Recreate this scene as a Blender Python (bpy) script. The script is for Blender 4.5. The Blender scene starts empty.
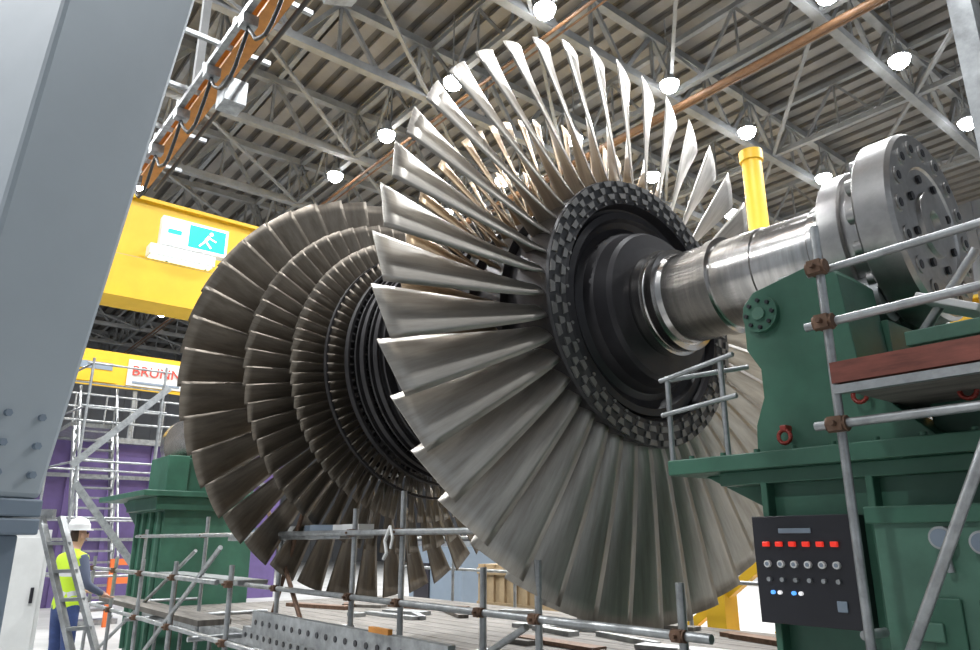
import bpy, bmesh, math, random
from mathutils import Vector, Matrix
random.seed(7)
S=bpy.context.scene
COL=S.collection
pi=math.pi
S.view_settings.view_transform='Standard'
# ------------------------------------------------------------------ materials
def mat(name,col,metal=0.0,rough=0.5,var=0.0,scale=6.0,bump=0.0,stretch=(1,1,1),col2=None,uv=False,emit=None,estr=0.0,coat=0.0):
    m=bpy.data.materials.new(name); m.use_nodes=True
    nt=m.node_tree; b=nt.nodes['Principled BSDF']
    b.inputs['Base Color'].default_value=(*col,1)
    b.inputs['Metallic'].default_value=metal
    b.inputs['Roughness'].default_value=rough
    if coat: b.inputs['Coat Weight'].default_value=coat
    if emit:
        b.inputs['Emission Color'].default_value=(*emit,1); b.inputs['Emission Strength'].default_value=estr
    if var>0 or bump>0:
        tc=nt.nodes.new('ShaderNodeTexCoord'); mp=nt.nodes.new('ShaderNodeMapping')
        nt.links.new(tc.outputs['UV' if uv else 'Object'],mp.inputs[0]); mp.inputs['Scale'].default_value=stretch
        nz=nt.nodes.new('ShaderNodeTexNoise'); nz.inputs['Scale'].default_value=scale; nz.inputs['Detail'].default_value=6
        nz.inputs['Roughness'].default_value=0.65
        nt.links.new(mp.outputs[0],nz.inputs['Vector'])
        if var>0:
            cr=nt.nodes.new('ShaderNodeValToRGB')
            c2=col2 if col2 else tuple(c*(1-var) for c in col)
            cr.color_ramp.elements[0].position=0.33; cr.color_ramp.elements[1].position=0.67
            cr.color_ramp.elements[0].color=(*c2,1); cr.color_ramp.elements[1].color=(*col,1)
            nt.links.new(nz.outputs['Fac'],cr.inputs[0]); nt.links.new(cr.outputs[0],b.inputs['Base Color'])
            mr=nt.nodes.new('ShaderNodeMapRange'); mr.inputs['To Min'].default_value=min(1,rough+0.12); mr.inputs['To Max'].default_value=max(0.05,rough-0.08)
            nt.links.new(nz.outputs['Fac'],mr.inputs['Value']); nt.links.new(mr.outputs[0],b.inputs['Roughness'])
        if bump>0:
            bp=nt.nodes.new('ShaderNodeBump'); bp.inputs['Strength'].default_value=bump; bp.inputs['Distance'].default_value=0.02
            nt.links.new(nz.outputs['Fac'],bp.inputs['Height']); nt.links.new(bp.outputs[0],b.inputs['Normal'])
    return m
M={}
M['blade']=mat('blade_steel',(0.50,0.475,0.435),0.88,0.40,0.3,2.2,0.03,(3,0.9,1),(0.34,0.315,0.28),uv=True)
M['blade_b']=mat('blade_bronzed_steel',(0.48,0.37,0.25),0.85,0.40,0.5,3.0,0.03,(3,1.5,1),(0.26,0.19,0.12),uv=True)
M['blade_shaded']=mat('blade_shaded_steel',(0.25,0.22,0.185),0.8,0.42,0.5,2.0,0.03,(2.5,1.5,1),(0.15,0.13,0.105),uv=True)  # blade steel with the rear wheel's dimmer lighting put into its colour
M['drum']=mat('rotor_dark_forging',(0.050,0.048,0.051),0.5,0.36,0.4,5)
M['hubdark']=mat('hub_dark_coating',(0.026,0.024,0.028),0.25,0.45,0.35,7)
M['root']=mat('root_light_steel',(0.22,0.217,0.21),0.6,0.42,0.3,12)
M['rootd']=mat('root_dark_steel',(0.060,0.060,0.063),0.5,0.45)
M['shaft']=mat('polished_shaft_steel',(0.66,0.64,0.62),1.0,0.17,0.35,4,0.0,(6,.6,.6))
M['flange']=mat('coupling_steel',(0.50,0.49,0.48),0.95,0.33,0.3,7)
M['green']=mat('green_machine_paint',(0.045,0.140,0.092),0.0,0.38,0.3,3)
M['greenl']=mat('green_light_paint',(0.080,0.19,0.135),0.0,0.42,0.3,4)
M['galv']=mat('galvanised_steel',(0.46,0.48,0.49),0.75,0.40,0.45,9)
M['rust']=mat('rusty_coupler',(0.20,0.12,0.08),0.5,0.6,0.5,20)
M['plank']=mat('red_brown_board',(0.22,0.06,0.04),0.0,0.6,0.5,6,0,(1,6,6))
M['deck']=mat('worn_deck_boards',(0.19,0.175,0.155),0.0,0.7,0.55,2.5,0.2,(1,8,1))
M['grey']=mat('grey_crane_paint',(0.38,0.43,0.47),0.0,0.5,0.06,2)
M['greyd']=mat('grey_blue_paint',(0.20,0.25,0.31),0.0,0.5,0.1,3)
M['yellow']=mat('crane_yellow_paint',(0.72,0.44,0.015),0.0,0.5,0.12,2)
M['orange']=mat('orange_beam_paint',(0.55,0.22,0.03),0.0,0.5,0.35,5)
M['orangeb']=mat('orange_brown_pipe_paint',(0.20,0.10,0.045),0.0,0.5,0.35,5)
M['truss']=mat('truss_grey_paint',(0.25,0.255,0.255),0.1,0.55,0.3,2)
M['roof']=mat('roof_deck_metal',(0.095,0.087,0.078),0.1,0.55,0.35,0.7)
M['roofl']=mat('roof_slat_metal',(0.22,0.205,0.185),0.1,0.5,0.25,0.6)
M['wall']=mat('wall_cladding',(0.24,0.25,0.27),0.0,0.7,0.2,0.5)
M['floor']=mat('floor_concrete',(0.42,0.42,0.41),0.0,0.5,0.3,0.8)
M['white']=mat('white_paint',(0.68,0.69,0.68),0.0,0.45,0.1,4)
M['purple']=mat('purple_machine_paint',(0.14,0.095,0.26),0.0,0.45,0.25,2)
M['black']=mat('black_plastic',(0.015,0.015,0.02),0.0,0.35)
M['red']=mat('red_paint',(0.25,0.03,0.02),0.0,0.4)
M['redlamp']=mat('red_indicator',(0.6,0.02,0.01),0,0.3,emit=(1,0.05,0.03),estr=0.5)
M['whitelamp']=mat('white_indicator',(0.9,0.9,0.9),0,0.3,emit=(1,1,1),estr=0.5)
M['bluelamp']=mat('blue_indicator',(0.1,0.3,0.9),0,0.3,emit=(0.1,0.4,1),estr=1.0)
M['lamp']=mat('high_bay_glow',(1,1,1),0,0.3,emit=(0.93,0.96,1.0),estr=60)
M['signg']=mat('exit_green_lit',(0.0,0.45,0.28),0,0.4,emit=(0.0,0.60,0.36),estr=.75)
M['signw']=mat('exit_white_lit',(1,1,1),0,0.4,emit=(0.70,1.0,0.93),estr=1.0)
M['hiviz']=mat('hi_vis_yellow',(0.50,0.72,0.03),0,0.7)
M['hivizo']=mat('hi_vis_orange',(0.65,0.14,0.03),0,0.7)
M['jeans']=mat('denim_blue',(0.04,0.07,0.2),0,0.8,0.3,20)
M['skin']=mat('skin',(0.55,0.33,0.24),0,0.5)
M['boot']=mat('boot_leather',(0.03,0.025,0.02),0,0.6)
M['shirt']=mat('shirt_grey_blue',(0.10,0.12,0.18),0,0.8)
M['hair']=mat('hair_brown',(0.05,0.03,0.02),0,0.7)
M['strip']=mat('reflective_strip',(0.70,0.71,0.73),0.3,0.35)
M['wood']=mat('crate_wood',(0.42,0.31,0.18),0,0.7,0.3,6)
M['cable']=mat('cable_black',(0.02,0.02,0.02),0,0.5)
M['signred']=mat('banner_red_letters',(0.55,0.05,0.03),0,0.6)
# ------------------------------------------------------------------ mesh builder
class MB:
    def __init__(s): s.v=[];s.f=[];s.m=[];s.sm=[];s.mats=[]
    def mi(s,k):
        if k not in s.mats: s.mats.append(k)
        return s.mats.index(k)
    def add(s,vs,fs,k,smooth=False):
        o=len(s.v); s.v+= [tuple(v) for v in vs]; i=s.mi(k)
        for f in fs: s.f.append(tuple(a+o for a in f)); s.m.append(i); s.sm.append(smooth)
    def box(s,c,d,k,R=None):
        hx,hy,hz=d[0]/2,d[1]/2,d[2]/2
        vs=[Vector((x,y,z)) for x in(-hx,hx) for y in(-hy,hy) for z in(-hz,hz)]
        if R is not None: vs=[R@v for v in vs]
        c=Vector(c); vs=[v+c for v in vs]
        s.add(vs,[(0,1,3,2),(4,6,7,5),(0,4,5,1),(2,3,7,6),(0,2,6,4),(1,5,7,3)],k)
    def bb(s,x0,x1,y0,y1,z0,z1,k): s.box(((x0+x1)/2,(y0+y1)/2,(z0+z1)/2),(abs(x1-x0),abs(y1-y0),abs(z1-z0)),k)
    def frame(s,p0,p1):
        p0=Vector(p0);p1=Vector(p1); z=(p1-p0).normalized()
        up=Vector((0,0,1)) if abs(z.z)<0.95 else Vector((0,1,0))
        x=up.cross(z).normalized(); y=z.cross(x)
        return p0,p1,x,y
    def beam(s,p0,p1,w,h,k,w1=None,h1=None):
        p0,p1,x,y=s.frame(p0,p1); w1=w1 or w; h1=h1 or h
        vs=[]
        for p,a,b in((p0,w,h),(p1,w1,h1)):
            for sx,sy in((-1,-1),(1,-1),(1,1),(-1,1)): vs.append(p+x*sx*a/2+y*sy*b/2)
        s.add(vs,[(3,2,1,0),(4,5,6,7),(0,1,5,4),(1,2,6,5),(2,3,7,6),(3,0,4,7)],k)
    def ibeam(s,p0,p1,w,h,k,t=0.03):
        p0,p1,x,y=s.frame(p0,p1)
        for o in(-1,1): s.beam(p0+y*o*(h/2-t/2),p1+y*o*(h/2-t/2),w,t,k)
        s.beam(p0,p1,t,h-2*t,k)
    def tube(s,p0,p1,r,k,n=12,r1=None):
        p0,p1,x,y=s.frame(p0,p1); r1=r if r1 is None else r1
        vs=[]
        for p,rr in((p0,r),(p1,r1)):
            for i in range(n):
                a=2*pi*i/n; vs.append(p+x*rr*math.cos(a)+y*rr*math.sin(a))
        s.add(vs,[(i,(i+1)%n,n+(i+1)%n,n+i) for i in range(n)],k,True)
        s.add(vs[:n],[tuple(range(n))[::-1]],k); s.add(vs[n:],[tuple(range(n))],k)
    def path(s,pts,r,k,n=8):
        for a,b in zip(pts[:-1],pts[1:]): s.tube(a,b,r,k,n)
    def lathe(s,prof,c,k,n=96,axis='X',seg=None):
        for (x0,r0,*k0),(x1,r1,*k1) in zip(prof[:-1],prof[1:]):
            kk=k1[0] if k1 else k
            vs=[]
            for x,r in((x0,r0),(x1,r1)):
                for i in range(n):
                    a=2*pi*i/n
                    if axis=='X': vs.append((x,c[1]+r*math.sin(a),c[2]+r*math.cos(a)))
                    elif axis=='Z': vs.append((c[0]+r*math.cos(a),c[1]+r*math.sin(a),c[2]+x))
                    else: vs.append((c[0]+r*math.sin(a),x,c[2]+r*math.cos(a)))
            s.add(vs,[(i,n+i,n+(i+1)%n,(i+1)%n) for i in range(n)],kk,True)
    def hexnut(s,p,d,r,h,k):
        d=Vector(d).normalized(); s.tube(Vector(p),Vector(p)+d*h,r,k,6)
    def prism(s,poly,y0,y1,k):
        n=len(poly); vs=[(x,y0,z) for x,z in poly]+[(x,y1,z) for x,z in poly]
        s.add(vs,[tuple(range(n)),tuple(range(2*n-1,n-1,-1))]+[((i+1)%n,i,n+i,n+(i+1)%n) for i in range(n)],k)
    def make(s,name,parent=None,bevel=0,recalc=True):
        me=bpy.data.meshes.new(name); me.from_pydata(s.v,[],s.f)
        for k in s.mats: me.materials.append(M[k])
        me.polygons.foreach_set('material_index',s.m); me.polygons.foreach_set('use_smooth',s.sm); me.update()
        if recalc:
            bm=bmesh.new(); bm.from_mesh(me); bmesh.ops.recalc_face_normals(bm,faces=bm.faces); bm.to_mesh(me); bm.free()
        o=bpy.data.objects.new(name,me); COL.objects.link(o)
        if parent: o.parent=parent
        if bevel:
            b=o.modifiers.new('bevel','BEVEL'); b.width=bevel; b.segments=2; b.limit_method='ANGLE'; b.angle_limit=math.radians(40)
        return o
def empty(name):
    o=bpy.data.objects.new(name,None); COL.objects.link(o); return o
# ------------------------------------------------------------------ rotor
AY,AZ=3.76,3.087
rotor=empty('steam_turbine_rotor')
def fan(name,x0,rr,rt,N,sgn,cr,ct,br,bt,key,camr=0.12,camt=0.03,thr=0.16,tht=0.03,xs=0.0,ns=11,nc=9,phase=0,pw=0.55):
    vs=[];fs=[];uvs=[];n=2*nc
    for b in range(N):
        ph=2*pi*(b+phase)/N; jit=random.uniform(-1,1)*0.012
        base=len(vs); ro=random.random()*20
        for i in range(ns+1):
            t=i/ns; R=rr+(rt-rr)*t
            c=cr+(ct-cr)*t; be=math.radians(br+(bt-br)*(t**pw))+jit; cam=(camr+(camt-camr)*t)*c; th=(thr+(tht-thr)*(t**.6))*c
            ring=[]
            for j in range(nc+1):
                s=-0.5+j/nc; ring.append((s,cam*(1-4*s*s)+th*0.5*math.sqrt(max(0,1-4*s*s))*(0.7+s*0.6)))
            for j in range(nc-1,0,-1):
                s=-0.5+j/nc; ring.append((s,cam*(1-4*s*s)-th*0.5*math.sqrt(max(0,1-4*s*s))*(0.7+s*0.6)))
            for s,h in ring:
                sc=s*c; hh=h
                ax=-sgn*math.cos(be)*sc+sgn*math.sin(be)*hh
                ta=math.sin(be)*sc+math.cos(be)*hh
                an=ph+ta/R
                vs.append((x0+xs*t*sgn+ax,AY+R*math.sin(an),AZ+R*math.cos(an)))
                uvs.append((s+ro,t*(rt-rr)))
        for i in range(ns):
            for j in range(n):
                fs.append((base+i*n+j,base+i*n+(j+1)%n,base+(i+1)*n+(j+1)%n,base+(i+1)*n+j))
        fs.append(tuple(base+ns*n+j for j in range(n)))
    me=bpy.data.meshes.new(name); me.from_pydata(vs,[],fs); me.materials.append(M[key])
    uvl=me.uv_layers.new(name='UVMap')
    for l in me.loops: uvl.data[l.index].uv=uvs[l.vertex_index]
    me.polygons.foreach_set('use_smooth',[len(f)==4 for f in fs])
    bm=bmesh.new(); bm.from_mesh(me); bmesh.ops.recalc_face_normals(bm,faces=bm.faces); bm.to_mesh(me); bm.free()
    o=bpy.data.objects.new(name,me); COL.objects.link(o); o.parent=rotor; return o
XC=-4.74
for sgn,tag in((1,'front_flow'),(-1,'rear_flow')):
    X=lambda d: XC+sgn*d
    fan('last_stage_blades_'+tag,X(1.63),0.90,2.0,42,sgn,0.24,0.35,20,68,'blade' if sgn>0 else 'blade_shaded',phase=0.3,camr=.16,camt=.03,pw=.6,tht=.022)
    fan('stage_2_blades_'+tag,X(1.22),0.88,1.60,64,sgn,0.17,0.18,20,66,'blade_b' if sgn>0 else 'blade_shaded')
    fan('stage_3_blades_'+tag,X(0.90),0.88,1.33,84,sgn,0.13,0.115,25,62,'blade_b' if sgn>0 else 'blade_shaded',ns=6,nc=6)
    fan('stage_4_blades_'+tag,X(0.66),0.86,1.13,90,sgn,0.10,0.10,25,55,'blade_shaded',ns=4,nc=5)
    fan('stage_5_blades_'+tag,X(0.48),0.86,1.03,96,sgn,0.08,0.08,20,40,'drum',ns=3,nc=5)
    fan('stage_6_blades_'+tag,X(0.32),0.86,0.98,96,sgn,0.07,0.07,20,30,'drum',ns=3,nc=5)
mb=MB(); c=(0,AY,AZ)
prof=[(XC-1.80,0.30),(XC-1.80,0.78),(XC-1.76,0.90)]
st=[1.63,1.22,0.90,0.66,0.48,0.32,0.16]
pos=[(-d) for d in st]+[d for d in reversed(st)]
for d in pos:
    w={1.63:.15,1.22:.10,.90:.075,.66:.055,.48:.045,.32:.04,.16:.03}[abs(d)]
    prof+=[(XC+d-w,prof[-1][1]),(XC+d-w,0.905),(XC+d+w,0.905),(XC+d+w,0.84)]
prof[-1]=(XC+1.63+.15,0.905)
mb.lathe(prof,c,'drum')
for d,r,w in((0.66,1.13,.02),(0.48,1.03,.03),(0.40,.995,.012),(0.32,0.98,.03),(0.24,0.96,.012),(0.16,0.95,.03),(0.07,0.93,.012)):
    for sg in(-1,1):
        xx=XC+sg*d
        mb.lathe([(xx-w,r-.06),(xx-w,r+.008),(xx+w,r+.008),(xx+w,r-.06)] if w<.015 else [(xx-w,r-.01),(xx-w,r+.010),(xx+w,r+.010),(xx+w,r-.01)],c,'drum')
XR=-2.955
mb.lathe([(XC+1.78,0.905),(XR-0.02,0.92),(XR,0.915),(XR,0.775),(XR-.03,0.765)],c,'rootd')
N=42*2
for b in range(N):
    for ring in range(3):
        if (b+ring)%2: continue
        r0=0.785+ring*0.044; r1=r0+(0.036 if ring!=1 else .042); a0=2*pi*b/N; a1=a0+2*pi/N*(1.15 if ring!=1 else .8)
        vs=[]
        for xx in(XR-0.01,XR+0.012):
            for r,a in((r0,a0+.012),(r1,a0),(r1,a1),(r0,a1-.012)): vs.append((xx,AY+r*math.sin(a),AZ+r*math.cos(a)))
        mb.add(vs,[(4,5,6,7),(0,1,5,4),(1,2,6,5),(2,3,7,6),(3,0,4,7)],'root')
for b in range(42):
    a=2*pi*(b+.5)/42; mb.tube((XR,AY+.765*math.sin(a),AZ+.765*math.cos(a)),(XR+.012,AY+.765*math.sin(a),AZ+.765*math.cos(a)),.011,'root',10)
mb.lathe([(XR-.03,.785),(XR-.002,.782),(XR-.002,.75),(XR-.035,.745),(XR-.07,.735),(XR-.08,.71),(XR-.05,.705),(XR-.045,.66),(XR-.07,.64),(XR-.09,.60),(XR-.06,.56),(XR+.0,.53),(XR+.09,.51),(XR+.12,.49),(XR+.125,.40),(XR+.13,.345)],c,'hubdark')
sp=[(-2.825,.345),(-2.80,.352),(-2.74,.352),(-2.735,.325),(-2.72,.32),(-2.715,.335),(-2.66,.335),(-2.655,.30),(-2.62,.29),(-2.36,.285),(-2.355,.30),(-2.30,.30),(-2.295,.275),(-2.03,.272),(-2.025,.262),(-1.70,.262),(-1.69,.275),(-1.60,.275),(-1.585,.30),(-1.58,.33)]
mb.lathe(sp,c,'shaft')
mb.lathe([(-1.58,.30),(-1.58,.38),(-1.57,.39),(-1.47,.39),(-1.46,.38),(-1.46,.36),(-1.36,.36),(-1.355,.37),(-1.355,.470),(-1.345,.48),(-1.20,.48),(-1.18,.465),(-1.18,.30),(-1.19,.29),(-1.19,.17),(-1.17,.165),(-1.17,.07),(-1.20,.06),(-1.20,0.0)],c,'flange')
for i in range(16):
    a=2*pi*i/16; p=(0,math.sin(a),math.cos(a))
    P=lambda x,r: (x,AY+r*p[1],AZ+r*p[2])
    mb.tube(P(-1.185,.39),P(-1.172,.39),.043,'flange',20); mb.tube(P(-1.173,.39),P(-1.169,.39),.022,'black',16)
    mb.tube(P(-1.355,.41),P(-1.40,.41),.04,'flange',12)
for i in range(8):
    a=2*pi*(i+.5)/8; mb.tube((-1.19,AY+.235*math.sin(a),AZ+.235*math.cos(a)),(-1.175,AY+.235*math.sin(a),AZ+.235*math.cos(a)),.022,'black',12)
for i in range(12):
    a=2*pi*(i+.5)/12; mb.tube((-1.60,AY+.345*math.sin(a),AZ+.345*math.cos(a)),(-1.575,AY+.345*math.sin(a),AZ+.345*math.cos(a)),.025,'flange',8)
mb.lathe([(XC-1.8,.345),(XC-2.1,.34),(XC-2.1,.29),(XC-7.6,.27),(XC-7.6,.45),(XC-7.8,.45),(XC-7.8,0)],c,'shaft')
mb.make('forged_shaft_and_drum',rotor,recalc=False)
# ------------------------------------------------------------------ bearing pedestals
ped=empty('green_bearing_pedestal'); mb=MB()
mb.bb(-1.80,-0.55,3.02,4.5,0,1.86,'green'); 
mb.bb(-1.84,-0.50,2.98,4.54,0,0.12,'green')
mb.bb(-1.25,-0.40,2.80,3.05,0.0,1.70,'greenl')
mb.bb(-1.27,-0.38,2.78,3.05,1.66,1.72,'green')
mb.bb(-2.22,-0.5,2.90,4.6,1.90,1.97,'green'); mb.bb(-1.98,-0.6,2.96,4.5,1.84,1.90,'green')
mb.prism([(-2.15,1.90),(-1.8,1.90),(-1.8,1.72)],3.1,3.14,'green')
for y0,y1 in((3.0,3.34),(4.18,4.5)):
    mb.prism([(-1.80,1.97),(-1.79,2.10),(-1.74,2.22),(-1.74,2.35),(-1.80,2.45),(-1.80,2.66),(-1.74,2.72),(-1.42,2.78),(-1.34,2.70),(-1.32,2.45),(-1.30,2.25),(-1.20,2.12),(-1.05,1.97)],y0,y1,'green')
mb.bb(-1.75,-1.30,3.34,4.18,1.97,2.55,'green')
for y in(3.56,3.96):
    mb.tube((-1.72,y,2.72),(-1.36,y,2.72),.12,'galv',24)
mb.tube((-1.70,3.0,2.60),(-1.70,2.97,2.60),.085,'green',32); mb.tube((-1.70,2.98,2.60),(-1.70,2.955,2.60),.03,'greenl',16)
for i in range(8):
    a=2*pi*i/8; mb.hexnut((-1.70+.064*math.cos(a),2.97,2.60+.064*math.sin(a)),(0,-1,0),.010,.012,'black')
mb.box((-1.56,3.10,2.765),(.14,.12,.01),'white')
mb.bb(-1.12,-0.62,3.15,3.9,1.97,2.40,'green'); mb.bb(-1.16,-0.58,3.12,3.95,2.36,2.42,'greenl')
mb.box((-1.0,3.3,2.52),(.24,.3,.03),'white',Matrix.Rotation(.45,3,'Y')); mb.bb(-0.9,-0.66,3.2,3.5,2.42,2.55,'wood')
mb.tube((-1.15,3.3,2.45),(-0.9,3.3,2.75),.02,'galv')
for i in range(9):
    mb.hexnut((-2.1+i*.17,2.93,1.97),(0,0,1),.015,.015,'green')
for x in(-1.78,-1.33): mb.bb(x,x+.03,2.96,3.04,0.1,1.85,'green')
def torus(mb,c,R,r,k,n=16):
    pts=[(c[0]+R*math.cos(2*pi*i/n),c[1],c[2]+R*math.sin(2*pi*i/n)) for i in range(n+1)]
    mb.path(pts,r,k,6)
for cx,cz in((-1.30,2.16),(-0.92,2.12),(-1.64,2.03)):
    torus(mb,(cx,2.96,cz),.028,.010,'red'); mb.bb(cx-.015,cx+.015,2.95,3.02,cz+.025,cz+.05,'red')
for cx,cz in((-1.02,1.66),(-0.9,1.645),(-0.78,1.64)):
    mb.tube((cx,2.80,cz-.05),(cx,2.76,cz-.05),.038,'galv',20); mb.tube((cx,2.765,cz-.05),(cx,2.755,cz-.05),.030,'greyd',20)
    mb.tube((cx,2.78,cz-.09),(cx+.01,2.78,cz-.16),.012,'galv',10)
for cx in(-1.1,-.95,-.8):
    mb.bb(cx,cx+.1,2.785,2.80,1.1,1.42,'green'); 
mb.bb(-1.16,-1.06,2.77,2.80,1.28,1.34,'greenl')
mb.make('pedestal_body',ped,bevel=.008)
mb=MB()
x0,x1,z0,z1,y=-1.80,-1.38,1.28,1.70,2.99
mb.bb(x0,x1,2.90,3.02,z0,z1,'black')
for i in range(6):
    xx=x0+.06+i*.058
    mb.bb(xx-.014,xx+.014,2.885,2.9,z1-.122,z1-.102,'redlamp')
    mb.tube((xx,2.9,z1-.19),(xx,2.885,z1-.19),.014,'white',12); mb.tube((xx,2.886,z1-.19),(xx,2.883,z1-.19),.008,'greyd',12)
    mb.tube((xx,2.9,z1-.25),(xx,2.885,z1-.25),.009,'galv',12)
mb.bb(x0+.12,x0+.26,2.893,2.9,z1-.07,z1-.05,'greyd')
for i,k in enumerate(('bluelamp','whitelamp','bluelamp','whitelamp')):
    xx=x0+.07+i*.03+(.03 if i>1 else 0)
    mb.tube((xx,2.9,z0+.12),(xx,2.888,z0+.12),.008,k,10)
mb.bb(x1-.09,x1-.05,2.893,2.9,z0+.06,z0+.10,'greyd')
mb.make('control_panel',ped,bevel=.003)
ped2=empty('green_bearing_pedestal.001'); mb=MB()
mb.bb(-12.4,-11.1,3.1,4.4,0,2.05,'green'); mb.bb(-13.6,-10.9,2.75,4.6,2.2,2.28,'green'); mb.bb(-12.6,-11.0,2.95,4.5,2.02,2.2,'green')
mb.prism([(-13.5,2.2),(-12.4,2.2),(-12.4,1.75)],3.1,3.18,'green'); mb.bb(-12.1,-11.2,3.1,3.4,2.28,2.8,'green'); mb.bb(-12.1,-11.2,4.1,4.4,2.28,2.8,'green')
mb.bb(-12.05,-11.25,3.4,4.1,2.28,2.78,'green')
for i in range(4): mb.bb(-12.35+i*.38,-12.32+i*.38,3.04,3.1,.1,2.0,'greenl')
mb.make('pedestal_body_rear',ped2,bevel=.01)
# ------------------------------------------------------------------ work deck
mb=MB()
for i in range(16):
    y=2.92+i*.24; mb.bb(-10.8,-2.4,y,y+.228,.72,.76,'deck')
for x in range(-10,-1,1):
    mb.beam((x-.5,2.95,.66),(x-.5,6.7,.66),.1,.12,'galv')
    for y in(3.0,4.8,6.6): mb.tube((x-.5,y,0),(x-.5,y,.62),.024,'galv',8)
mb.bb(-10.8,-2.4,2.89,2.92,.66,.78,'galv')
for i in range(34):
    x=random.uniform(-9.5,-2.8); y=random.uniform(4.4,6.5); l=random.uniform(.2,1.1)
    mb.box((x,y,.78),(l,random.uniform(.06,.2),random.uniform(.03,.05)),random.choice(('rust','deck','galv','rust')),Matrix.Rotation(random.uniform(-.5,.5),3,'Z'))
mb.make('work_platform_deck')
mb=MB()
mb.bb(-9.6,-8.2,7.6,8.4,0,1.25,'wood')
for i in range(6): mb.bb(-9.62+i*.26,-9.5+i*.26,7.56,7.6,0,1.25,'wood')
for z in(.1,.6,1.1): mb.bb(-9.62,-8.18,7.53,7.57,z,z+.1,'wood')
mb.make('wooden_crate')
mb=MB()
mb.bb(-12.6,-10.9,8.2,9.2,0,1.5,'greyd'); mb.bb(-12.5,-11.0,8.3,9.1,1.5,1.6,'galv'); mb.bb(-12.4,-11.9,8.17,8.2,.5,1.2,'black')
mb.make('tool_cabinet')
# ------------------------------------------------------------------ scaffolding left
def coupler(mb,p): 
    mb.box(p,(.05,.055,.05),'rust'); mb.tube((p[0]-.035,p[1],p[2]),(p[0]+.035,p[1],p[2]),.028,'rust',8); mb.tube((p[0],p[1]-.02,p[2]),(p[0],p[1]-.05,p[2]),.01,'rust',6)
sc=empty('scaffold_guard_rail'); mb=MB(); r=.021; Y=2.8
mb.tube((-11.2,Y,1.66),(-3.56,Y,1.66),r,'galv'); mb.tube((-11.4,Y+.03,1.20),(-2.0,Y+.03,1.20),r,'galv'); mb.tube((-11.4,Y,.80),(-4.0,Y-.03,.80),r,'galv')
for x,zt in((-10.9,1.75),(-8.5,1.86),(-6.5,1.92),(-5.16,1.84),(-4.48,1.94),(-3.1,1.50),(-2.16,1.42),(-3.58,1.45)):
    mb.tube((x,Y+.05,0.0),(x,Y+.05,zt),r,'galv')
    coupler(mb,(x,Y+.02,1.20)); 
    if x<-3.9: coupler(mb,(x,Y+.02,1.66))
    coupler(mb,(x,Y+.02,.80))
for x in(-10.9,-8.5,-6.5,-4.48): mb.tube((x+.04,2.1,.84),(x+.04,3.6,.84),r,'galv')
mb.tube((-9.0,2.2,0.05),(-6.2,2.2,1.55),.02,'galv'); mb.tube((-7.6,2.3,.1),(-7.6,2.3,1.3),.02,'rust')
mb.tube((-11.4,2.2,.86),(-2.4,2.2,.86),r,'galv'); mb.tube((-11.4,2.2,1.28),(-6.2,2.2,1.28),r,'galv')
for x in(-5.9,-7.3,-8.4,-9.5,-10.6): mb.tube((x,2.2,0),(x,2.2,1.42),r,'galv'); coupler(mb,(x,2.18,1.28)); coupler(mb,(x,2.18,.86))
mb.tube((-6.9,2.86,1.9),(-5.9,2.86,.85),.02,'rust'); mb.tube((-6.2,2.9,1.85),(-6.75,2.9,.85),.02,'rust')
mb.tube((-10.6,2.25,.2),(-8.5,2.75,1.5),.02,'galv'); mb.tube((-5.1,2.8,.2),(-3.2,2.85,1.15),.02,'galv')
for x in(-10.6,-9.2,-7.8,-6.4,-5.0,-3.6): mb.tube((x,6.75,0),(x,6.75,1.75),r,'galv')
for z in(1.2,1.65): mb.tube((-10.8,6.78,z),(-2.8,6.78,z),r,'galv')
mb.make('tubes',sc)
mb=MB()
def gplank(mb,p0,p1,w=.16,t=.05):
    mb.beam(p0,p1,t,w,'galv'); p0=Vector(p0);p1=Vector(p1); L=(p1-p0).length; d=(p1-p0)/L
    nrm=Vector((0,-1,0)); n=int(L/.13)
    for i in range(n):
        q=p0+d*(.08+i*.13)+nrm*(t/2+.001); mb.tube(q,q+nrm*.004,.02,'black',10)
gplank(mb,(-5.9,2.42,1.00),(-3.3,2.42,1.00)); gplank(mb,(-6.4,2.55,.86),(-3.9,2.5,.86),.12)
mb.beam((-7.7,2.95,1.62),(-5.3,2.95,1.64),.3,.04,'galv'); mb.beam((-8.0,3.2,1.68),(-6.0,3.2,1.66),.25,.05,'galv')
mb.beam((-10.8,2.5,.9),(-7.0,2.5,.9),.30,.05,'deck'); mb.beam((-9.8,2.9,1.22),(-7.2,2.9,1.22),.30,.04,'galv')
for i in range(12): mb.box((-7.7+i*.21,3.0+random.uniform(-.05,.05),1.70),(random.uniform(.1,.3),.14,.06),random.choice(('galv','white','greyd','white')),Matrix.Rotation(random.uniform(-1,1),3,'Z'))
mb.box((-3.95,2.38,1.10),(.22,.03,.03),'orange')
mb.make('metal_boards',sc)
mb=MB(); mb.path([(-4.5,2.76,1.70),(-4.55,2.75,1.60),(-4.52,2.75,1.52),(-4.56,2.75,1.48)],.012,'white',8); mb.path([(-4.5,2.76,1.70),(-4.45,2.75,1.62),(-4.47,2.75,1.55)],.010,'white',8)
mb.make('tied_rag',sc)
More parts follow.
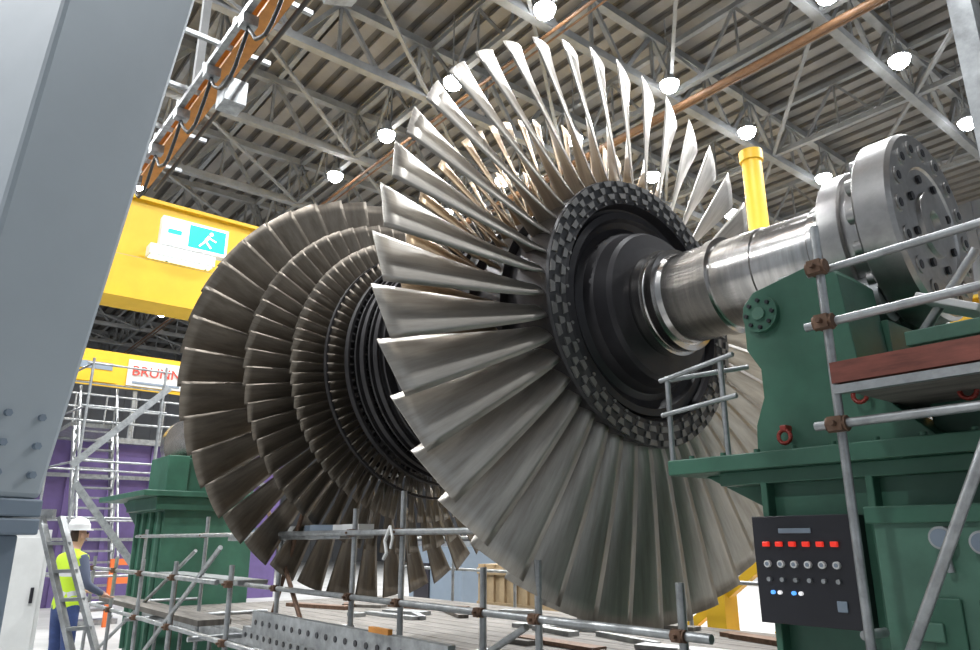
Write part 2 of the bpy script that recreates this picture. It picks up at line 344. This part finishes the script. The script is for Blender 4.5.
# ------------------------------------------------------------------ scaffolding right
sr=empty('scaffold_tower'); mb=MB(); Y=2.55; r=.016
mb.tube((-1.20,Y,0),(-1.20,Y,2.74),r,'galv'); mb.tube((-0.38,Y,0),(-0.38,Y,3.2),r,'galv')
mb.tube((-1.28,Y,2.36),(0.2,Y,2.38),r,'galv'); mb.tube((-1.28,Y-.02,1.99),(0.2,Y-.02,2.0),r,'galv')
mb.tube((-1.26,Y+.03,2.57),(0.2,Y+.03,2.60),r*.9,'galv'); mb.tube((-1.15,Y-.04,1.1),(-0.45,Y-.04,2.5),.018,'galv')
mb.box((-0.45,Y,2.17),(1.50,.05,.075),'plank'); mb.box((-0.45,Y-.01,2.11),(1.5,.03,.03),'galv'); mb.box((-0.45,Y+.4,2.14),(1.5,.7,.04),'deck')
for z in(2.36,1.99,2.57,1.2): coupler(mb,(-1.20,Y-.02,z))
mb.tube((-1.24,Y+.05,1.3),(-1.24,2.75,1.3),r,'galv')
for x,z0,z1 in((-2.30,1.97,2.42),(-1.98,1.97,2.45)): mb.tube((x,3.05,z0),(x,3.05,z1),.014,'galv')
mb.tube((-2.34,3.04,2.40),(-1.9,3.04,2.46),.013,'galv'); mb.tube((-2.34,3.04,2.22),(-1.9,3.04,2.26),.013,'galv'); mb.tube((-2.30,3.05,2.40),(-1.98,3.3,2.45),.013,'galv')
mb.make('tower_tubes',sr)
mb=MB(); mb.beam((-0.62,2.68,0),(-0.62,2.68,6),.07,.10,'galv'); mb.beam((-0.50,2.74,0),(-0.50,2.74,6),.04,.05,'galv')
for i in range(14): mb.beam((-0.62,2.68,.4+i*.4),(-0.5,2.74,.6+i*.4),.02,.02,'galv')
mb.make('steel_mast')
# ------------------------------------------------------------------ gantry leg
leg=empty('gantry_crane_leg')
dh=Vector((-.45,.893)); pr=Vector((-.893,-.45))*.5
def legring(z):
    t=(z-1.81)/2.16
    R=Vector((-3.05,.44+.27*t)); w_=.40+.15*t; Mv=R-dh*w_
    return [(*Mv,z),(*R,z),(*(R+pr),z),(*(Mv+pr),z)]
BF=[(3,2,1,0),(4,5,6,7),(0,1,5,4),(1,2,6,5),(2,3,7,6),(3,0,4,7)]
mb=MB(); a=legring(1.74); b=legring(9.0)
mb.add(a+b,BF,'grey')
mb.make('box_leg',leg,bevel=.02)
mb=MB(); a=[Vector(v) for v in legring(1.72)]; cen=sum(a,Vector())/4
for z0,z1,s_ in((1.68,1.74,1.04),(1.62,1.675,1.04)):
    vs=[(cen.x+(v.x-cen.x)*s_,cen.y+(v.y-cen.y)*s_,z) for z in(z0,z1) for v in a]
    mb.add(vs,BF,'greyd')
vs=[(cen.x+(v.x-cen.x)*.85,cen.y+(v.y-cen.y)*.85,z) for z in(0,1.62) for v in a]
mb.add(vs,BF,'greyd')
R_=Vector(legring(1.9)[1]); M_=Vector(legring(1.9)[0])
out=Vector((.893,.45,0))
for z in(1.82,1.92,2.02):
    for t in(.2,.5,.8):
        q=R_.lerp(M_,t); q.z=z; mb.hexnut(q+out*.0,out,.014,.02,'greyd')
mb.make('leg_foot',leg,bevel=.01)
# ------------------------------------------------------------------ building
mb=MB(); mb.bb(-56,14,-14,34,-.2,0,'floor'); mb.make('floor')
mb=MB(); mb.bb(-56,14,33,33.4,0,15.4,'wall')
for i in range(70): mb.bb(-56+i,-55.85+i,32.93,33,0,15.2,'wall')
mb.make('wall_back')
mb=MB(); mb.bb(-56.4,-56,-14,33,0,15.4,'wall')
for i in range(47): mb.bb(-56,-55.93,-14+i,-13.85+i,0,15.2,'wall')
mb.make('wall_left')
mb=MB(); mb.bb(-56,14,-14.4,-14,0,15.4,'wall')
for i in range(70): mb.bb(-56+i,-55.85+i,-14,-13.93,0,15.2,'wall')
mb.make('wall_front')
mb=MB(); mb.bb(-56,14,-14,33.4,15.3,15.5,'roof')
y=-13.8
while y<33: mb.bb(-56,14,y,y+.36,15.18,15.3,'roofl'); y+=.62
mb.make('ceiling')
tr=empty('roof_truss_system'); mb=MB()
def truss(mb,p0,p1,zb,zt,step,w):
    p0=Vector((*p0,0));p1=Vector((*p1,0)); L=(p1-p0).length; d=(p1-p0)/L; n=int(L/step)
    U=Vector((0,0,1))
    mb.beam(p0+U*zb,p1+U*zb,w,w,'truss'); mb.beam(p0+U*zt,p1+U*zt,w,w,'truss')
    for i in range(n):
        a=p0+d*i*step; b=p0+d*(i+.5)*step; cc=p0+d*(i+1)*step
        mb.beam(a+U*zb,b+U*zt,w*.5,w*.5,'truss'); mb.beam(b+U*zt,cc+U*zb,w*.5,w*.5,'truss'); mb.beam(b+U*zb,b+U*zt,w*.35,w*.35,'truss')
x=6.4
xs=[]
while x>-55: xs.append(x); x-=4.2
for x in xs: truss(mb,(x,-13.5),(x,32.8),13.3,14.9,2.4,.22)
for y in(-5.4,4.6,9.7,14.8,20,25.1): truss(mb,(-55.5,y),(13.5,y),13.35,14.85,2.1,.15)
for y in(-10,-7.5,-3,-.5,2,7,12,17.3,22.5,28): mb.ibeam((-55.5,y,15.05),(13.5,y,15.05),.14,.2,'truss')
for i,x in enumerate(xs[:-1]):
    for y0,y1 in((-5.4,4.6),(4.6,9.7),(9.7,14.8),(14.8,20),(20,25.1)):
        mb.beam((x,y0,13.3),(x-4.2,y1,13.3),.09,.09,'truss')
mb.make('roof_steelwork',tr)
mb=MB()
for y,z,rr in((14.9,12.95,.09),(10.2,13.05,.045)):
    mb.tube((-55,y,z),(13,y,z),rr,'orangeb',10); mb.tube((-55,y+.3,z+.1),(13,y+.3,z+.1),rr*.6,'orangeb',8)
mb.make('orange_roof_pipes')
ob=empty('orange_crane_runway'); mb=MB()
mb.ibeam((-11.4,2.25,7.05),(3,2.25,7.05),.20,.30,'orange'); mb.beam((-11.4,2.02,6.86),(3,2.02,6.86),.07,.07,'galv'); mb.tube((-11.4,2.45,6.9),(3,2.45,6.9),.03,'cable',8)
for i in range(11):
    x=-10.9+i*1.1
    mb.box((x,2.05,6.75),(.14,.16,.12),'galv'); mb.beam((x,2.25,7.2),(x,2.25,7.6),.06,.06,'galv'); mb.beam((x+.3,1.6,6.95),(x+.3,2.6,6.95),.05,.05,'galv')
    if i<10:
        pts=[(x+1.1*t/8,2.05,6.68-.38*math.sin(pi*t/8)-0.04*random.random()) for t in range(9)]
        mb.path(pts,.022,'cable',6)
for x in(-5.0,-7.0,-9.0): mb.beam((x,2.25,7.2),(x,2.25,13.3),.10,.10,'truss')
mb.box((-5.0,2.35,6.42),(.35,.30,.30),'galv',Matrix.Rotation(.4,3,'X')); mb.beam((-5.0,2.25,6.5),(-5,2.25,6.9),.05,.05,'galv')
mb.box((-7.6,2.3,6.55),(.3,.25,.3),'galv')
mb.make('runway_beam',ob)
# exit sign bracketed to the crane girder
ex=empty('exit_sign'); mb=MB(); X=-15.3; K=1.9
mb.bb(X-.12,X+.10,3.50,4.88,7.53,8.17,'white')
mb.bb(X+.10,X+.11,3.53,4.85,7.56,8.14,'signw'); mb.bb(X+.11,X+.12,4.05,4.82,7.60,8.10,'signg')
def pp(y,z): return (X+.125,3.50+(y-1.83)*K,7.53+(z-4.81)*K)
h_=pp(2.36,5.05); mb.tube(h_,(h_[0]+.01,h_[1],h_[2]),.042,'signw',12)
for p,q,w_ in(((2.34,5.02),(2.30,4.95),.06),((2.30,4.95),(2.24,4.88),.036),((2.31,4.95),(2.37,4.88),.036),((2.34,5.0),(2.42,4.97),.03)):
    mb.beam(pp(*p),pp(*q),.01,w_,'signw')
mb.bb(X+.11,X+.12,3.62,3.90,7.80,7.90,'signg')
mb.bb(X-.10,X+.22,3.30,4.62,7.24,7.46,'white'); mb.bb(X-.06,X+.18,3.34,4.58,7.215,7.24,'signw')
for y in(3.7,4.5): mb.beam((-16.25,y,7.9),(X-.1,y,7.9),.05,.05,'galv'); mb.beam((X,y,7.2),(X,y,7.6),.04,.04,'galv')
mb.make('sign_box',ex)
cr_=empty('overhead_bridge_crane'); mb=MB()
mb.bb(-16.9,-16.2,-4,32,7.5,8.8,'yellow'); mb.bb(-17.0,-16.1,-4,32,7.42,7.5,'yellow'); mb.bb(-17,-16.1,-4,32,8.8,8.88,'yellow')
mb.bb(-15.9,-15.2,-4,32,6.3,7.12,'yellow'); mb.bb(-16.0,-15.1,-4,32,6.22,6.3,'yellow'); mb.bb(-16.4,-15.4,-4,32,7.1,7.2,'greyd')
for y in(-4.3,31.8): mb.bb(-16.8,-15.3,y,y+.5,0,7.4,'greyd')
mb.make('crane_girders',cr_)
mb=MB(); px_,py_=-7.85,14.1
mb.tube((px_,py_,6.5),(px_,py_,10.1),.22,'yellow',24); mb.tube((px_,py_,9.95),(px_,py_,10.2),.26,'yellow',24); mb.tube((px_,py_,0),(px_,py_,6.5),.26,'yellow',24); mb.tube((px_,py_,6.4),(px_,py_,6.5),.36,'yellow',24)
mb.make('yellow_column')
mb=MB(); 
for x,y in((-5.2,7.6),(-4.2,7.9)):
    mb.beam((x,y,0),(x,y,2.2),.25,.25,'yellow'); mb.beam((x-.5,y,0.6),(x+.9,y,1.6),.1,.1,'yellow')
mb.bb(-5.6,-3.8,7.5,8.1,.0,.3,'yellow'); mb.bb(-5.4,-4.0,7.6,8.0,1.9,2.1,'yellow')
mb.ibeam((-2.3,7.2,3.50),(1.0,7.2,3.50),.2,.34,'yellow')
for x in(-2.1,.6): mb.beam((x,7.2,0),(x,7.2,3.35),.18,.18,'yellow')
mb.make('yellow_support_frame')
mb=MB(); mb.bb(-24,-22,0.5,9.5,0,4.15,'purple'); 
for i in range(9): mb.bb(-22,-21.95,.6+i,.72+i,0,4.1,'purple')
mb.bb(-22.02,-21.9,0.5,9.5,3.2,3.3,'galv'); mb.bb(-22.02,-21.9,.5,9.5,1.6,1.68,'galv')
mb.make('purple_machine_housing')
mb=MB(); mb.bb(-23.8,-21.8,.5,9.5,4.15,4.3,'galv')
for i in range(13): mb.tube((-21.85,.5+i*.75,4.3),(-21.85,.5+i*.75,5.4),.025,'galv',8)
for z in(4.7,5.05,5.4): mb.tube((-21.85,.5,z),(-21.85,9.5,z),.025,'galv',8)
mb.make('mezzanine_walkway')
bn=empty('advertising_banner'); mb=MB(); mb.bb(-22.4,-22.3,1.5,9,5.75,6.75,'yellow'); mb.bb(-22.3,-22.27,4.75,7.6,5.85,6.6,'white'); mb.bb(-22.3,-22.27,2.8,4.5,5.85,6.6,'yellow')
mb.bb(-22.27,-22.25,3.0,3.4,6.1,6.5,'black'); mb.bb(-22.27,-22.25,3.5,4.35,6.2,6.4,'greyd'); mb.bb(-22.27,-22.25,4.9,6.2,5.92,5.98,'greyd')
for y in(2,5,8.5): mb.bb(-22.45,-22.35,y,y+.1,4.3,5.8,'galv')
mb.make('banner_panel',bn)
tcv=bpy.data.curves.new('banner_lettering','FONT'); tcv.body='BRUNNEN'; tcv.size=.40; tcv.extrude=.01; tcv.materials.append(M['signred'])
to=bpy.data.objects.new('banner_lettering',tcv); COL.objects.link(to); to.parent=bn; to.rotation_euler=(pi/2,0,pi/2); to.location=(-22.24,4.85,6.15)
mb=MB()
for y in(3.2,4.0):
    mb.beam((-17.2,y,0.1),(-19.6,y,4.2),.06,.2,'galv'); mb.tube((-17.2,y,1.2),(-19.6,y,5.2),.025,'galv',8)
    for i in range(6): mb.tube((-17.2-i*.46,y,.3+i*.78),(-17.2-i*.46,y,1.3+i*.78),.02,'galv',8)
for i in range(18): mb.bb(-17.3-i*.135,-17.05-i*.135,3.2,4.0,.25+i*.225,.29+i*.225,'galv')
mb.bb(-21.8,-19.5,3.1,4.1,4.2,4.3,'galv'); mb.bb(-17.3,-17.0,3.1,4.1,0,.1,'galv')
mb.make('access_stairs')
mb=MB()
for x,y in((-15.0,2.6),(-15.0,3.9),(-17.0,2.4),(-17.0,4.4)): mb.tube((x,y,0),(x,y,4.9),.025,'galv',8)
for z in(1.0,2.0,3.0,4.0,4.8):
    mb.tube((-15.0,2.5,z),(-15.0,4.0,z),.02,'galv',8); mb.tube((-15.0,2.6,z),(-17,2.4,z),.02,'galv',8); mb.tube((-17.0,2.3,z),(-17.0,4.5,z),.02,'galv',8)
mb.beam((-15.0,2.5,2.9),(-15.0,4.0,4.5),.05,.12,'galv'); mb.beam((-15.0,3.9,1.0),(-15.0,2.6,2.6),.05,.12,'galv')
mb.make('scaffold_stair_frame')
mb=MB()
def ladder(mb,b,t,dy,n,k='galv'):
    b=Vector(b);t=Vector(t)
    for s_ in(-1,1): mb.beam(b+Vector((0,s_*dy,0)),t+Vector((0,s_*dy*.75,0)),.06,.03,k)
    for i in range(1,n):
        q=b.lerp(t,i/n); mb.beam(q+Vector((0,-dy*.95,0)),q+Vector((0,dy*.95,0)),.05,.025,k)
ladder(mb,(-6.0,1.58,0),(-6.6,1.02,1.78),.09,9); mb.beam((-6.6,1.04,1.80),(-6.9,.62,1.80),.05,.07,'galv'); mb.beam((-6.9,.6,0),(-6.9,.62,1.80),.05,.05,'galv')
mb.make('step_ladder')
mb=MB(); mb.bb(-12.6,-12.0,1.0,1.9,0,1.75,'white'); mb.bb(-11.99,-11.98,1.05,1.85,.1,1.65,'white'); mb.bb(-11.98,-11.95,1.75,1.79,.8,1.0,'black'); mb.make('white_cabinet',bevel=.01)
mb=MB()
for y in(3.75,4.2): mb.beam((-16.5,y,0),(-16.5,y,1.25),.08,.08,'hivizo')
for z in(.5,.85,1.2): mb.beam((-16.5,3.7,z),(-16.5,4.25,z),.03,.12,'hivizo')
mb.make('orange_safety_barrier')
# ------------------------------------------------------------------ lamps
lamps=empty('high_bay_lamps'); mb=MB()
LX=[-1.4,-5.6,-9.83,-13.3,-16.6,-19.8,-24.5,-29,-34,-39,-43.3]; LY=[-8,-2,4.7,9.55,14.0,17.6,22.05,28]
for x in LX:
    for y in LY:
        if (LX.index(x)+LY.index(y))%2 and x<-22: continue
        z=13.0
        mb.lathe([(.02,.22),(.07,.23),(.30,.12),(.45,.10),(.46,0)],(x,y,z),'truss',20,'Z'); mb.tube((x,y,z+.45),(x,y,15.1),.02,'truss',6)
        mb.lathe([(-.20,0),(-.18,.10),(-.11,.19),(.0,.24),(.06,.25)],(x,y,z),'lamp',20,'Z')
        if x>-30 and (LX.index(x)+LY.index(y))%2==0:
            L=bpy.data.lights.new('lamp_light','SPOT'); L.energy=2200; L.spot_size=math.radians(150); L.spot_blend=.6; L.shadow_soft_size=.3; L.color=(.97,.985,1.0)
            lo=bpy.data.objects.new('lamp_light',L); COL.objects.link(lo); lo.location=(x,y,z-.35); lo.parent=lamps
mb.make('lamp_fittings',lamps)
# ------------------------------------------------------------------ people
def person(name,loc,rot,vest,legs,hat,pose):
    root=empty(name)
    V=[];E=[];Rr=[]
    def v(p,r): V.append(p);Rr.append(r);return len(V)-1
    def ch(start,pts):
        prev=start
        for p,r in pts:
            i=v(p,r); 
            if prev is not None:E.append((prev,i))
            prev=i
        return prev
    pel=v((0,0,.95),(.155,.115))
    chest=ch(pel,[((0,.0,1.10),(.145,.105)),((0,.01,1.28),(.175,.12)),((0,.0,1.42),(.16,.10))])
    ch(chest,[((0,.0,1.50),(.06,.06)),((0,.015,1.56),(.055,.06)),((0,.02,1.62),(.072,.088)),((0,.02,1.70),(.078,.095)),((0,.01,1.755),(.05,.06))])
    for s_ in(-1,1):
        ch(pel,[((s_*.10,0,.86),(.095,.10)),((s_*.11,.02,.50),(.065,.07)),((s_*.11,-.02,.30),(.06,.062)),((s_*.11,-.01,.10),(.042,.05)),((s_*.12,.06,.045),(.045,.04)),((s_*.125,.16,.035),(.04,.03))])
        ar=pose[0 if s_<0 else 1]
        sh=ch(chest,[((s_*.18,0,1.42),(.07,.07)),(ar[0],(.05,.05)),(ar[1],(.034,.034))])
        w=Vector(ar[1]); e=Vector(ar[0]); d=(w-e).normalized(); 
        side=Vector((0,0,1)).cross(d); side=side.normalized() if side.length>.2 else Vector((1,0,0))*1.0
        palm=w+d*.07; pi_=ch(sh,[(tuple(palm),(.036,.018))])
        nrm=d.cross(side)
        for j,(o,l) in enumerate(((-.03,.075),(-.01,.085),(.011,.08),(.03,.06))):
            a=palm+side*o+d*.02; bq=a+d*l*.5+nrm*.004; cq=bq+d*l*.4+nrm*.02
            ch(pi_,[(tuple(a),(.009,.009)),(tuple(bq),(.008,.008)),(tuple(cq),(.0075,.0075))])
        th=w+d*.03-side*.03; ch(pi_,[(tuple(th),(.011,.011)),(tuple(th-side*.02+d*.045),(.009,.009))])
    me=bpy.data.meshes.new('tmp'); me.from_pydata([tuple(p) for p in V],E,[]); o=bpy.data.objects.new('tmp',me); COL.objects.link(o)
    bpy.context.view_layer.objects.active=o
    md=o.modifiers.new('skin','SKIN')
    if not me.skin_vertices:
        o.modifiers.remove(md); bpy.ops.object.modifier_add(type='SKIN')
    for i,sv in enumerate(me.skin_vertices[0].data): sv.radius=Rr[i] if isinstance(Rr[i],tuple) else (Rr[i],Rr[i]); sv.use_root=(i==0)
    sb=o.modifiers.new('sub','SUBSURF'); sb.levels=2; sb.render_levels=2
    dg=bpy.context.evaluated_depsgraph_get(); m2=bpy.data.meshes.new_from_object(o.evaluated_get(dg)); m2.name=name+'_body'
    bpy.data.objects.remove(o)
    keys=[legs,vest,'shirt','skin','boot','strip','hair']
    m2.materials.clear()
    for k in keys: m2.materials.append(M[k])
    wr=[Vector(pose[0][1]),Vector(pose[1][1])]; el=[Vector(pose[0][0]),Vector(pose[1][0])]
    for p in m2.polygons:
        p.use_smooth=True; c=p.center
        hand=any((c-w).dot((w-e).normalized())>0.0 and (c-w).length<.28 for w,e in zip(wr,el))
        arm=abs(c.x)>.215 and c.z>.9
        if hand: k=3
        elif c.z>1.52: k=3 if not(c.y<-.02 and c.z>1.6) else 6
        elif arm: k=2
        elif c.z<.12: k=4
        elif c.z<.93: k=0
        else: k=5 if (1.05<c.z<1.10 or 1.22<c.z<1.27) else 1
        p.material_index=k
    bo=bpy.data.objects.new('body',m2); COL.objects.link(bo); bo.parent=root
    mb=MB(); mb.lathe([(0,.125),(.0,.118),(.06,.112),(.10,.09),(.13,.05),(.14,0)],(0,.015,1.715),hat,24,'Z'); mb.lathe([(0,.118),(.0,.135),(.012,.132),(.015,.11)],(0,.03,1.712),hat,24,'Z')
    mb.box((0,.12,1.66),(.025,.03,.05),'skin')
    for s_ in(-1,1): mb.tube((s_*.032,.098,1.685),(s_*.032,.112,1.685),.011,'black',8); mb.box((s_*.085,.015,1.66),(.015,.035,.05),'skin')
    mb.box((0,.105,1.61),(.05,.015,.01),'red'); mb.make('helmet_and_face',root)
    root.location=loc; root.rotation_euler=(0,0,rot); return root
person('site_worker',(-9.35,1.72,0),math.radians(20),'hiviz','jeans','white',
  (((-.25,.06,1.16),(-.20,.26,1.08)),((.25,.04,1.15),(.20,.26,1.05))))
# ------------------------------------------------------------------ world, camera
w=bpy.data.worlds.new('World'); S.world=w; w.use_nodes=True
bg=w.node_tree.nodes['Background']; bg.inputs[0].default_value=(.82,.90,1.0,1); bg.inputs[1].default_value=0.55
cam=bpy.data.cameras.new('Camera'); co=bpy.data.objects.new('Camera',cam); COL.objects.link(co)
cam.sensor_width=36; cam.lens=728.2/980*36; cam.clip_start=.05; cam.clip_end=300
co.location=(0,0,1.6); co.rotation_euler=(pi/2+0.2884,0,(pi-0.6812)-pi/2)
S.camera=co
